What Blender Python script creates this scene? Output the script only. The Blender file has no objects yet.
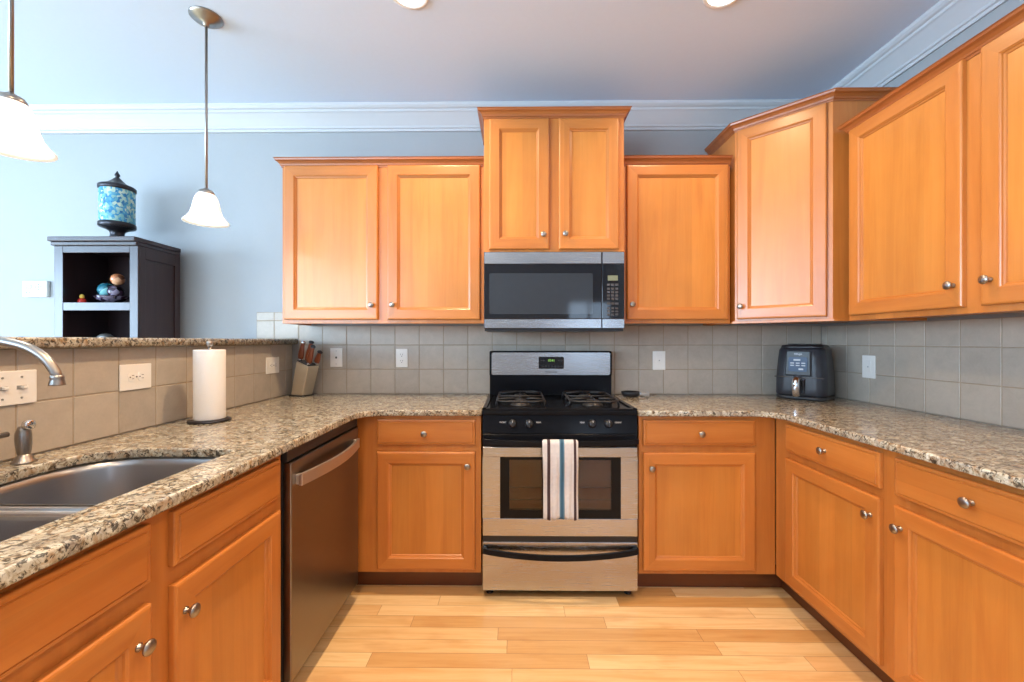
import bpy, bmesh, math, random
from mathutils import Vector, Matrix
random.seed(7)
S = bpy.context.scene
COL = S.collection
PI = math.pi

# ------------------------------------------------------------------ camera, light, exposure
CAM_H = 1.253
cd = bpy.data.cameras.new('camera'); cam = bpy.data.objects.new('camera', cd); COL.objects.link(cam)
cd.sensor_width = 36.0; cd.sensor_fit = 'HORIZONTAL'
cd.lens = 418.5 * 36.0 / 1024.0
cd.clip_start = 0.02
cam.location = (0, 0, CAM_H); cam.rotation_euler = (PI/2, 0, 0.0113)
S.camera = cam
S.view_settings.view_transform = 'Standard'; S.view_settings.look = 'None'
S.view_settings.gamma = 1.0; S.view_settings.use_curve_mapping = False
S.view_settings.exposure = 0.16

W = bpy.data.worlds.new('sky'); S.world = W; W.use_nodes = True
bgn = W.node_tree.nodes['Background']
bgn.inputs[0].default_value = (0.62, 0.80, 1.0, 1); bgn.inputs[1].default_value = 5.0

def area(name, loc, rot, sx, sy, power, color, spread=PI, shape='RECTANGLE'):
    l = bpy.data.lights.new(name, 'AREA'); l.shape = shape; l.size = sx
    if shape == 'RECTANGLE': l.size_y = sy
    l.energy = power; l.color = color; l.spread = spread
    o = bpy.data.objects.new(name, l); COL.objects.link(o); o.location = loc; o.rotation_euler = rot
    return o
COOL = (0.56, 0.78, 1.0); WARM = (1.0, 0.70, 0.42)
# daylight through the openings of the adjoining room (left); rear-wall light added to brighten the upper cabinets
area('window_daylight', (-6.95, -1.5, 1.45), (0, -PI/2, 0), 2.0, 3.6, 540, COOL)
area('window_daylight', (-3.9, -3.42, 1.50), (PI/2, 0, 0), 3.0, 1.9, 185, COOL)
CANS = [(-0.46, 1.785), (0.885, 1.795), (-0.46, 0.42), (0.88, 0.42), (-0.46, -1.0), (0.88, -1.0)]
for cx, cy in CANS:
    area('can_lamp', (cx, cy, 2.722), (0, 0, 0), 0.13, 0.13, 15.0 if cx < 0 else 10.0, WARM, math.radians(138), 'DISK')

# ------------------------------------------------------------------ node materials
def srgb(r, g, b):
    f = lambda c: c/12.92 if c <= 0.04045 else ((c+0.055)/1.055)**2.4
    return (f(r/255), f(g/255), f(b/255), 1)

class NT:
    def __init__(s, name):
        s.m = bpy.data.materials.new(name); s.m.use_nodes = True
        s.t = s.m.node_tree; s.b = s.t.nodes['Principled BSDF']
        s.out = s.t.nodes['Material Output']
    def n(s, typ, props=None, **ins):
        x = s.t.nodes.new(typ)
        for k, v in (props or {}).items(): setattr(x, k, v)
        for k, v in ins.items():
            key = int(k[1:]) if k[0] == '_' and k[1:].isdigit() else k.replace('_', ' ')
            s.set(x.inputs[key], v)
        return x
    def set(s, sock, v):
        if isinstance(v, bpy.types.NodeSocket): s.t.links.new(v, sock)
        else: sock.default_value = v
    def P(s, **kw):
        for k, v in kw.items(): s.set(s.b.inputs[k.replace('_', ' ')], v)
    def math(s, op, a, b=0.0, c=0.0):
        return s.n('ShaderNodeMath', {'operation': op}, _0=a, _1=b, _2=c).outputs[0]
    def coord(s, kind='Object', scale=(1, 1, 1), off=None):
        c = s.n('ShaderNodeTexCoord').outputs[kind]
        if off is not None: c = s.n('ShaderNodeVectorMath', {'operation': 'ADD'}, _0=c, _1=off).outputs[0]
        return s.n('ShaderNodeMapping', Vector=c, Scale=scale).outputs[0]
    def noise(s, vec, scale, detail=2.0, rough=0.5, dist=0.0):
        return s.n('ShaderNodeTexNoise', Vector=vec, Scale=scale, Detail=detail, Roughness=rough, Distortion=dist).outputs['Fac']
    def ramp(s, fac, stops):
        r = s.n('ShaderNodeValToRGB', Fac=fac); e = r.color_ramp.elements
        while len(e) < len(stops): e.new(0.5)
        for i, (p, c) in enumerate(stops): e[i].position = p; e[i].color = c
        return r.outputs['Color']
    def mix(s, fac, a, b, mode='MIX'):
        x = s.n('ShaderNodeMix', {'data_type': 'RGBA', 'blend_type': mode})
        s.set(x.inputs[0], fac); s.set(x.inputs[6], a); s.set(x.inputs[7], b)
        return x.outputs[2]
    def bump(s, h, strength=0.2, dist=0.002):
        s.P(Normal=s.n('ShaderNodeBump', Height=h, Strength=strength, Distance=dist).outputs[0])
    def rnd(s): return s.n('ShaderNodeObjectInfo').outputs['Random']

def plain(name, col, rough=0.5, metal=0.0, coat=0.0, var=0.06, scale=30, emit=None, es=0.0, bump=0.0, ior=1.45):
    t = NT(name)
    if len(col) == 3: col = (*col, 1)
    v = t.noise(t.coord(), scale, 3)
    c2 = tuple(max(0, x*(1-2*var)) for x in col[:3]) + (1,)
    t.P(Base_Color=t.mix(v, c2, tuple(min(1, x*(1+var)) for x in col[:3]) + (1,)), Roughness=rough, Metallic=metal, IOR=ior)
    if coat: t.P(Coat_Weight=coat, Coat_Roughness=0.1)
    if emit: t.P(Emission_Color=(*emit[:3], 1), Emission_Strength=es)
    if bump: t.bump(v, bump)
    return t.m

def wood(name, axis, light, mid, dark, rough=0.34, strip=0.085, coat=0.25):
    """axis 'v': grain along local z, 'h': grain along local x"""
    t = NT(name)
    r = t.rnd()
    off = t.n('ShaderNodeCombineXYZ', X=t.math('MULTIPLY', r, 37.0), Y=t.math('MULTIPLY', r, 11.0), Z=t.math('MULTIPLY', r, 23.0)).outputs[0]
    lo, hi = 0.9, 11.0
    sc = (hi, hi, lo) if axis == 'v' else (lo, hi, hi)
    vec = t.coord('Object', sc, off)
    raw = t.coord('Object', (1, 1, 1), off)
    sep = t.n('ShaderNodeSeparateXYZ', Vector=raw).outputs
    g1 = t.noise(vec, 1.6, 5, 0.6, 0.6)
    fine = t.coord('Object', tuple(q*(6 if q == hi else 1.6) for q in sc), off)
    g2 = t.noise(fine, 2.0, 3, 0.7)
    blotch = t.noise(raw, 5.0, 2)
    c = t.ramp(g1, [(0.18, dark), (0.5, mid), (0.82, light)])
    cell = t.math('FLOOR', t.math('DIVIDE', sep[0] if axis == 'v' else sep[2], strip))
    wn = t.n('ShaderNodeTexWhiteNoise', {'noise_dimensions': '1D'}, W=cell).outputs[0]
    k = t.math('ADD', 0.86, t.math('MULTIPLY', wn, 0.14))
    k = t.math('ADD', k, t.math('MULTIPLY', t.math('SUBTRACT', g2, 0.5), 0.14))
    k = t.math('ADD', k, t.math('MULTIPLY', t.math('SUBTRACT', blotch, 0.5), 0.22))
    k = t.math('MULTIPLY', k, t.math('ADD', 0.95, t.math('MULTIPLY', r, 0.08)))
    kk = t.n('ShaderNodeCombineColor', Red=k, Green=k, Blue=k).outputs[0]
    t.P(Base_Color=t.mix(1.0, c, kk, 'MULTIPLY'), Roughness=rough, Coat_Weight=coat, Coat_Roughness=0.22)
    t.bump(g2, 0.05, 0.001)
    return t.m

M = {}
WL, WM, WD = srgb(203, 131, 63), srgb(195, 120, 53), srgb(180, 103, 42)
M['wood_v'] = wood('honey_maple_upright', 'v', WL, WM, WD)
M['wood_h'] = wood('honey_maple_crosswise', 'h', WL, WM, WD, strip=0.4)
M['wood_p'] = wood('maple_veneer_panel', 'v', srgb(210, 140, 66), srgb(203, 130, 56), srgb(188, 113, 45))
M['wood_crown'] = wood('maple_molding', 'h', srgb(176, 104, 50), srgb(160, 90, 42), srgb(136, 72, 34), strip=2.0)  # slightly darker stain; shading on the profile also put into the colour
M['toe'] = wood('toe_kick_wood', 'h', srgb(120, 66, 32), srgb(104, 54, 25), srgb(84, 42, 20), strip=2.0)  # same maple as the cabinets, shadow under them put into the colour

def granite():
    t = NT('speckled_granite')
    v = t.coord('Object', (1, 1.15, 1.1))
    big = t.noise(v, 14, 3, 0.6, 0.6)
    med = t.noise(v, 52, 4, 0.62, 0.9)
    fin = t.noise(v, 130, 3, 0.6, 0.3)
    spots = t.noise(v, 62, 3, 0.6, 1.3)
    c = t.ramp(med, [(0.30, srgb(78, 62, 46)), (0.42, srgb(140, 122, 98)), (0.50, srgb(181, 173, 151)), (0.66, srgb(210, 207, 192))])
    c = t.mix(t.ramp(big, [(0.42, (0, 0, 0, 1)), (0.62, (1, 1, 1, 1))]), c, t.mix(0.6, c, srgb(142, 134, 122)))
    gold = t.ramp(t.noise(v, 38, 2, 0.5, 0.5), [(0.56, (0, 0, 0, 1)), (0.64, (1, 1, 1, 1))])
    c = t.mix(t.math('MULTIPLY', gold, 0.45), c, srgb(162, 122, 76))
    dk = t.ramp(spots, [(0.405, (1, 1, 1, 1)), (0.455, (0, 0, 0, 1))])
    c = t.mix(t.math('MULTIPLY', dk, 0.82), c, srgb(34, 30, 27))
    dk2 = t.ramp(fin, [(0.33, (1, 1, 1, 1)), (0.41, (0, 0, 0, 1))])
    c = t.mix(t.math('MULTIPLY', dk2, 0.75), c, srgb(52, 44, 38))
    t.P(Base_Color=c, Roughness=0.13, IOR=1.5)
    return t.m
M['granite'] = granite()

def tile_mat(name, base, axis, ph, zph, T=0.156):
    t = NT(name)
    sep = t.n('ShaderNodeSeparateXYZ', Vector=t.n('ShaderNodeNewGeometry').outputs['Position']).outputs
    a = t.math('FLOOR', t.math('DIVIDE', t.math('SUBTRACT', sep[axis], ph), T))
    b = t.math('FLOOR', t.math('DIVIDE', t.math('SUBTRACT', sep[2], zph), T))
    wn = t.n('ShaderNodeTexWhiteNoise', {'noise_dimensions': '2D'}, Vector=t.n('ShaderNodeCombineXYZ', X=a, Y=b).outputs[0]).outputs[0]
    v = t.coord('Object', (1, 1, 1))
    cl = t.noise(v, 16, 4, 0.65, 0.4); fn = t.noise(v, 120, 2)
    k = t.math('ADD', 0.90, t.math('MULTIPLY', wn, 0.12))
    k = t.math('ADD', k, t.math('MULTIPLY', t.math('SUBTRACT', cl, 0.5), 0.34))
    k = t.math('ADD', k, t.math('MULTIPLY', t.math('SUBTRACT', fn, 0.5), 0.10))
    kk = t.n('ShaderNodeCombineColor', Red=k, Green=k, Blue=k).outputs[0]
    t.P(Base_Color=t.mix(1.0, base, kk, 'MULTIPLY'), Roughness=0.42)
    t.bump(cl, 0.08, 0.002)
    return t.m
TILE = srgb(180, 170, 156)
M['tile_b'] = tile_mat('stone_tile_back', TILE, 0, -1.0927, 0.914)
M['tile_r'] = tile_mat('stone_tile_right', TILE, 1, 1.6899, 0.914)
M['tile_l'] = tile_mat('stone_tile_bar', TILE, 1, 1.1907, 0.914)
M['grout'] = plain('grout', srgb(164, 150, 130), 0.85, var=0.08, scale=80)

def floor_mat():
    t = NT('maple_plank_floor')
    pos = t.n('ShaderNodeNewGeometry').outputs['Position']
    sep = t.n('ShaderNodeSeparateXYZ', Vector=pos).outputs
    w = 0.0757; L = 0.86
    ry = t.math('DIVIDE', t.math('SUBTRACT', sep[1], 0.0117), w)
    row = t.math('FLOOR', ry)
    wr = t.n('ShaderNodeTexWhiteNoise', {'noise_dimensions': '1D'}, W=row).outputs[0]
    xx = t.math('DIVIDE', t.math('ADD', sep[0], t.math('MULTIPLY', wr, 7.3)), L)
    cell = t.math('FLOOR', xx)
    wn = t.n('ShaderNodeTexWhiteNoise', {'noise_dimensions': '2D'}, Vector=t.n('ShaderNodeCombineXYZ', X=cell, Y=row).outputs[0]).outputs
    fy = t.math('FRACT', ry); fx = t.math('FRACT', xx)
    ey = t.math('MINIMUM', fy, t.math('SUBTRACT', 1.0, fy))
    ex = t.math('MINIMUM', fx, t.math('SUBTRACT', 1.0, fx))
    edge = t.math('MINIMUM', t.math('MULTIPLY', ey, w), t.math('MULTIPLY', ex, L))
    line = t.ramp(t.math('DIVIDE', edge, 0.0022), [(0.25, (1, 1, 1, 1)), (0.75, (0, 0, 0, 1))])
    off = t.n('ShaderNodeCombineXYZ', X=t.math('MULTIPLY', wn[0], 9.0), Y=t.math('MULTIPLY', wn[0], 31.0), Z=row).outputs[0]
    vec = t.n('ShaderNodeVectorMath', {'operation': 'ADD'}, _0=pos, _1=off).outputs[0]
    g = t.noise(t.n('ShaderNodeMapping', Vector=vec, Scale=(1.6, 26, 1)).outputs[0], 1.5, 5, 0.6, 0.7)
    bl = t.noise(t.n('ShaderNodeMapping', Vector=vec, Scale=(3, 9, 1)).outputs[0], 1.5, 3)
    c = t.ramp(g, [(0.28, srgb(222, 196, 156)), (0.5, srgb(234, 217, 186)), (0.72, srgb(242, 228, 202))])
    tone = t.ramp(wn[0], [(0.0, srgb(214, 176, 128)), (0.35, srgb(240, 216, 180)), (0.7, srgb(255, 240, 212)), (1.0, srgb(238, 205, 165))])
    c = t.mix(1.0, c, tone, 'MULTIPLY')
    c = t.mix(t.math('MULTIPLY', t.ramp(bl, [(0.3, (1, 1, 1, 1)), (0.45, (0, 0, 0, 1))]), 0.22), c, srgb(176, 116, 62))
    c = t.mix(t.math('MULTIPLY', line, 0.6), c, srgb(120, 74, 36))
    t.P(Base_Color=c, Roughness=0.30, Coat_Weight=0.15, Coat_Roughness=0.2)
    t.bump(t.math('MULTIPLY', line, -1.0), 0.25, 0.001)
    return t.m
M['floor'] = floor_mat()
M['wall'] = plain('wall_paint', srgb(158, 161, 163), 0.6, var=0.012, scale=60)
M['wall_rear'] = plain('rear_wall_paint', srgb(168, 168, 172), 0.6, var=0.012, scale=60)
M['ceiling'] = plain('ceiling_paint', srgb(216, 232, 252), 0.7, var=0.01, scale=60)
M['trim'] = plain('white_trim_paint', srgb(190, 193, 196), 0.35, var=0.01)

def brushed(name, col, rough, axis=2, metal=1.0, amount=0.10):
    t = NT(name)
    sc = [60, 60, 60]; sc[axis] = 1.2
    n = t.noise(t.coord('Object', tuple(sc)), 6, 2)
    a = t.math('ADD', rough - amount/2, t.math('MULTIPLY', n, amount))
    c = t.mix(n, tuple(x*0.92 for x in col[:3]) + (1,), col)
    t.P(Base_Color=c, Metallic=metal, Roughness=a)
    t.bump(n, 0.02, 0.0005)
    return t.m
M['steel'] = brushed('brushed_stainless', srgb(186, 186, 188), 0.26, 0)
M['steel_dw'] = brushed('dark_stainless', srgb(140, 134, 130), 0.33, 0, amount=0.05)
M['steel_lt'] = plain('satin_steel', srgb(214, 206, 198), 0.42, 1.0, var=0.02)
M['sink'] = brushed('sink_stainless', srgb(170, 170, 172), 0.32, 1)
M['nickel'] = plain('brushed_nickel', srgb(160, 154, 148), 0.33, 1.0, var=0.03, scale=120)
M['black'] = plain('black_enamel', (0.008, 0.009, 0.012), 0.14, var=0.1, ior=1.22)
M['blackm'] = plain('matt_black_iron', (0.022, 0.022, 0.024), 0.42, var=0.15, scale=140)
M['blackp'] = plain('black_plastic', (0.02, 0.021, 0.024), 0.36, var=0.08)
M['glassblk'] = plain('black_glass', (0.008, 0.009, 0.012), 0.05, var=0.05, ior=1.55)
M['mwin'] = plain('microwave_screen_glass', (0.030, 0.036, 0.044), 0.07, var=0.05, ior=1.6)
M['white'] = plain('white_plastic', srgb(238, 236, 230), 0.35, var=0.01)
M['slot'] = plain('dark_slot', (0.05, 0.045, 0.04), 0.6)
M['mark'] = plain('pale_print', srgb(205, 208, 212), 0.5, emit=None)
M['mark_dk'] = plain('dark_print', srgb(70, 68, 68), 0.5)
M['green'] = plain('green_digits', (0.15, 0.5, 0.05), 0.5, emit=(0.50, 0.80, 0.18), es=0.6)
M['lcd'] = plain('lcd_window', srgb(118, 122, 96), 0.25)
M['lens'] = plain('lamp_lens', (1, 1, 1), 0.5, emit=(1.0, 0.93, 0.84), es=9.0)
M['paper'] = plain('paper_towel', srgb(240, 238, 236), 0.85, var=0.02, scale=200, bump=0.25)
M['espresso'] = wood('espresso_wood', 'v', srgb(60, 40, 40), srgb(48, 31, 32), srgb(36, 23, 25), rough=0.34, strip=2.0, coat=0.15)
M['fabric_back'] = plain('dark_back_panel', srgb(74, 62, 60), 0.5, var=0.05)
M['bronze'] = plain('dark_bronze', srgb(58, 56, 60), 0.34, 0.7, var=0.15)

def shade_glass():
    t = NT('frosted_white_glass')
    n = t.noise(t.coord(), 18, 3)
    t.P(Base_Color=t.mix(n, srgb(250, 244, 234), srgb(255, 252, 246)), Roughness=0.35, Emission_Color=(1.0, 0.93, 0.82, 1), Emission_Strength=0.42, Transmission_Weight=0.0)
    return t.m
M['shade'] = shade_glass()

def mosaic_glass(name, stops, scale, rough=0.12):
    t = NT(name)
    v = t.n('ShaderNodeTexVoronoi', Vector=t.coord(), Scale=scale)
    n = t.noise(t.coord(), scale*0.18, 2)
    f = t.math('ADD', t.math('MULTIPLY', t.n('ShaderNodeSeparateColor', Color=v.outputs['Color']).outputs[0], 0.55), t.math('MULTIPLY', n, 0.5))
    t.P(Base_Color=t.ramp(f, stops), Roughness=rough)
    t.bump(v.outputs['Distance'], 0.3, 0.002)
    return t.m
M['urn'] = mosaic_glass('blue_mosaic_glass', [(0.2, srgb(40, 100, 150)), (0.45, srgb(70, 150, 190)), (0.6, srgb(120, 178, 178)), (0.85, srgb(200, 215, 195))], 60)
M['ball_blue'] = mosaic_glass('teal_glass', [(0.25, srgb(14, 30, 44)), (0.5, srgb(40, 120, 140)), (0.8, srgb(140, 205, 205))], 32)
M['ball_amber'] = mosaic_glass('amber_glass', [(0.2, srgb(90, 45, 26)), (0.5, srgb(190, 120, 80)), (0.8, srgb(225, 170, 130))], 40)
M['ball_dark'] = mosaic_glass('plum_glass', [(0.3, srgb(18, 12, 20)), (0.6, srgb(66, 46, 66)), (0.85, srgb(150, 140, 160))], 45)
M['red'] = plain('red_lacquer', srgb(196, 46, 36), 0.35)
M['yellow'] = plain('yellow_lacquer', srgb(226, 190, 80), 0.4)
M['silver'] = plain('pale_metal', srgb(190, 190, 188), 0.3, 0.8)
M['knifeblock'] = plain('knife_block_steel', srgb(214, 204, 184), 0.30, 0.7, var=0.03)
M['handlewood'] = wood('knife_handle_wood', 'v', srgb(150, 78, 40), srgb(126, 60, 28), srgb(92, 42, 20), strip=1.0)
M['chrome'] = plain('chrome', srgb(225, 225, 228), 0.08, 1.0, var=0.01)
M['fryer'] = plain('fryer_grey_plastic', srgb(46, 48, 54), 0.33, var=0.06)
M['fryerpanel'] = plain('fryer_touch_panel', srgb(44, 66, 96), 0.32, var=0.06, ior=1.35)  # bluish reflection put into the panel's base colour
M['ovenframe'] = plain('black_oven_border', (0.006, 0.006, 0.007), 0.12, var=0.05, ior=1.25)
M['ovenin'] = plain('oven_enamel', srgb(164, 120, 78), 0.5, var=0.12, emit=None)

def oven_glass():
    t = NT('tinted_oven_glass')
    tr = t.n('ShaderNodeBsdfTransparent', Color=(0.62, 0.52, 0.42, 1)).outputs[0]
    gl = t.n('ShaderNodeBsdfGlossy', Color=(0.9, 0.9, 0.9, 1), Roughness=0.06).outputs[0]
    fr = t.n('ShaderNodeFresnel', IOR=1.5).outputs[0]
    n = t.noise(t.coord(), 8, 2)
    mx = t.n('ShaderNodeMixShader', _0=t.math('ADD', fr, t.math('MULTIPLY', n, 0.02)), _1=tr, _2=gl).outputs[0]
    t.t.links.new(mx, t.out.inputs[0])
    return t.m
M['ovenglass'] = oven_glass()

def pane_mat():
    t = NT('window_pane_glass')
    tr = t.n('ShaderNodeBsdfTransparent', Color=(0.95, 0.97, 1, 1)).outputs[0]
    gl = t.n('ShaderNodeBsdfGlossy', Roughness=0.02).outputs[0]
    mx = t.n('ShaderNodeMixShader', _0=t.n('ShaderNodeFresnel', IOR=1.45).outputs[0], _1=tr, _2=gl).outputs[0]
    t.t.links.new(mx, t.out.inputs[0])
    return t.m
M['pane'] = pane_mat()

def towel_mat():
    t = NT('striped_cotton')
    x = t.n('ShaderNodeSeparateXYZ', Vector=t.n('ShaderNodeTexCoord').outputs['Object']).outputs[0]
    wv = t.n('ShaderNodeTexWave', Vector=t.coord('Object', (1, 1, 1)), Scale=260.0, Distortion=1.0).outputs['Fac']
    c = t.mix(t.noise(t.coord(), 60, 3), srgb(196, 194, 194), srgb(222, 219, 217))
    def band(c, x0, hw, col):
        f = t.math('LESS_THAN', t.math('ABSOLUTE', t.math('SUBTRACT', x, x0)), hw)
        return t.mix(f, c, col)
    c = band(c, -0.054, 0.0072, srgb(66, 48, 50)); c = band(c, 0.069, 0.0060, srgb(66, 48, 50))
    c = band(c, 0.008, 0.0115, srgb(92, 128, 148)); c = band(c, 0.008, 0.0055, srgb(54, 92, 116))
    t.P(Base_Color=c, Roughness=0.9)
    t.bump(wv, 0.2, 0.001)
    return t.m
M['towel'] = towel_mat()

# ------------------------------------------------------------------ mesh helpers
class MB:
    """collects shapes, then links them as one mesh object"""
    def __init__(s): s.bm = bmesh.new(); s.slots = []
    def slot(s, key):
        if key not in s.slots: s.slots.append(key)
        return s.slots.index(key)
    def _fin(s, faces, key):
        if key is not None:
            i = s.slot(key)
            for f in faces: f.material_index = i
    def box(s, x0, x1, y0, y1, z0, z1, bev=0.0, key=None, seg=2):
        r = bmesh.ops.create_cube(s.bm, size=1.0); vs = r['verts']
        for v in vs:
            v.co = Vector(((x0+x1)/2 + v.co.x*(x1-x0), (y0+y1)/2 + v.co.y*(y1-y0), (z0+z1)/2 + v.co.z*(z1-z0)))
        fs = {f for v in vs for f in v.link_faces}
        s._fin(fs, key)
        if bev:
            es = list({e for v in vs for e in v.link_edges})
            bmesh.ops.bevel(s.bm, geom=es, offset=bev, segments=seg, profile=0.5, affect='EDGES')
        return s
    def rings(s, rings, key=None, cap0=True, cap1=True, closed=True, smooth=False):
        vr = [[s.bm.verts.new(p) for p in r] for r in rings]
        fs = []
        n = len(rings[0])
        for a, b in zip(vr, vr[1:]):
            for i in range(n if closed else n-1):
                j = (i+1) % n
                try: fs.append(s.bm.faces.new((a[i], a[j], b[j], b[i])))
                except ValueError: pass
        for f in fs: f.smooth = smooth
        if cap0: fs.append(s.bm.faces.new(list(reversed(vr[0]))))
        if cap1: fs.append(s.bm.faces.new(vr[-1]))
        s._fin(fs, key)
        return fs
    def lathe(s, prof, seg=24, axis='z', c=(0, 0, 0), key=None, cap=True, smooth=True):
        rs = []
        for r, h in prof:
            ring = []
            for i in range(seg):
                a = 2*PI*i/seg; u, v = max(r, 1e-5)*math.cos(a), max(r, 1e-5)*math.sin(a)
                p = {'z': (u, v, h), 'y': (u, -h, v), '-y': (u, h, v), 'x': (h, u, v)}[axis]
                ring.append((c[0]+p[0], c[1]+p[1], c[2]+p[2]))
            rs.append(ring)
        s.rings(rs, key, cap, cap, True, smooth); return s
    def tube(s, pts, r, seg=10, key=None, cap=True):
        pts = [Vector(p) for p in pts]; n = len(pts)
        rad = r if isinstance(r, (list, tuple)) else [r]*n
        d0 = (pts[1]-pts[0]).normalized()
        up = Vector((0, 0, 1)) if abs(d0.z) < 0.9 else Vector((1, 0, 0))
        rs = []
        for i, p in enumerate(pts):
            d = (pts[min(i+1, n-1)] - pts[max(i-1, 0)]).normalized()
            a = d.cross(up).normalized(); b = a.cross(d).normalized(); up = b
            rs.append([p + (a*math.cos(2*PI*k/seg) + b*math.sin(2*PI*k/seg))*rad[i] for k in range(seg)])
        s.rings(rs, key, cap, cap, True, True); return s
    def sphere(s, c, r, sc=(1, 1, 1), key=None, seg=20):
        x = bmesh.ops.create_uvsphere(s.bm, u_segments=seg, v_segments=seg//2, radius=r)
        for v in x['verts']: v.co = Vector((c[0]+v.co.x*sc[0], c[1]+v.co.y*sc[1], c[2]+v.co.z*sc[2]))
        fs = {f for v in x['verts'] for f in v.link_faces}
        for f in fs: f.smooth = True
        s._fin(fs, key); return s
    def prism(s, pts, z0, z1, key=None):
        s.rings([[(x, y, z0) for x, y in pts], [(x, y, z1) for x, y in pts]], key); return s
    def sweep(s, path, prof, side=1, key=None):
        """mitred sweep of profile [(outward, z)] along a plan polyline"""
        n = len(path); P = [Vector(p) for p in path]
        nor = []
        for a, b in zip(P, P[1:]):
            d = (b-a).normalized(); nor.append(Vector((d.y, -d.x))*side)
        rs = []
        for i in range(n):
            if i == 0: m = nor[0]
            elif i == n-1: m = nor[-1]
            else:
                m = (nor[i-1]+nor[i]).normalized(); m = m / max(0.2, m.dot(nor[i]))
            rs.append([(P[i].x+m.x*o, P[i].y+m.y*o, z) for o, z in prof])
        s.rings(rs, key); return s
    def build(s, name, mats, parent=None, loc=(0, 0, 0), rot=(0, 0, 0), bevel=0.0):
        bmesh.ops.recalc_face_normals(s.bm, faces=s.bm.faces[:])
        me = bpy.data.meshes.new(name); s.bm.to_mesh(me); s.bm.free()
        if s.slots:
            for k in s.slots: me.materials.append(M[k])
        else: me.materials.append(M[mats])
        o = bpy.data.objects.new(name, me); COL.objects.link(o)
        o.location = loc; o.rotation_euler = rot
        if parent: o.parent = parent
        if bevel:
            b = o.modifiers.new('edge', 'BEVEL'); b.width = bevel; b.segments = 2; b.limit_method = 'ANGLE'; b.angle_limit = 0.6
        return o

def tag(o, label, cat, group=None):
    o['label'] = label; o['category'] = cat
    if group: o['group'] = group
    return o
def thing(name, label, cat, loc=(0, 0, 0), rz=0.0, group=None):
    o = bpy.data.objects.new(name, None); COL.objects.link(o)
    o.empty_display_size = 0.1; o.location = loc; o.rotation_euler = (0, 0, rz)
    return tag(o, label, cat, group)
def struct(o): o['kind'] = 'structure'; return o
def copy_tree(o, parent=None):
    c = o.copy(); COL.objects.link(c)
    if parent: c.parent = parent
    for ch in list(o.children): copy_tree(ch, c)
    return c
def text(name, s, size, mat, parent, loc, rot=(PI/2, 0, 0), extrude=0.0003):
    cu = bpy.data.curves.new(name, 'FONT'); cu.body = s; cu.size = size; cu.extrude = extrude
    cu.align_x = 'CENTER'; cu.align_y = 'CENTER'
    t = bpy.data.objects.new(name, cu); COL.objects.link(t)
    bpy.context.view_layer.update()
    me = bpy.data.meshes.new_from_object(t.evaluated_get(bpy.context.evaluated_depsgraph_get()))
    bpy.data.objects.remove(t); me.name = name; me.materials.clear(); me.materials.append(M[mat])
    o = bpy.data.objects.new(name, me); COL.objects.link(o)
    o.parent = parent; o.location = loc; o.rotation_euler = rot
    return o
def slab(name, outline, holes, z0, z1, bev, mat):
    """flat stone slab with rounded outer edges and holes"""
    cu = bpy.data.curves.new(name, 'CURVE'); cu.dimensions = '2D'; cu.fill_mode = 'BOTH'
    h = (z1-z0)/2; cu.extrude = h-bev; cu.bevel_depth = bev; cu.bevel_resolution = 3; cu.offset = -bev
    for pts in [outline]+holes:
        sp = cu.splines.new('POLY'); sp.points.add(len(pts)-1); sp.use_cyclic_u = True
        for p, q in zip(sp.points, pts): p.co = (q[0], q[1], 0, 1)
    t = bpy.data.objects.new(name, cu); COL.objects.link(t)
    bpy.context.view_layer.update()
    me = bpy.data.meshes.new_from_object(t.evaluated_get(bpy.context.evaluated_depsgraph_get()))
    bpy.data.objects.remove(t); me.name = name; me.materials.clear(); me.materials.append(M[mat])
    for v in me.vertices: v.co.z += (z0+z1)/2
    o = bpy.data.objects.new(name, me); COL.objects.link(o)
    return o
def rrect(x0, x1, y0, y1, rad, n=8):
    """rounded rectangle outline; rad = (x1y1, x0y1, x0y0, x1y0)"""
    if not isinstance(rad, (tuple, list)): rad = [rad]*4
    out = []
    for (cx, cy, sx, sy, a0), r in zip([(x1, y1, -1, -1, 0), (x0, y1, 1, -1, 90), (x0, y0, 1, 1, 180), (x1, y0, -1, 1, 270)], rad):
        for k in range(n+1):
            a = math.radians(a0+90*k/n)
            out.append((cx+sx*r+r*math.cos(a), cy+sy*r+r*math.sin(a)))
    return out

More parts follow.
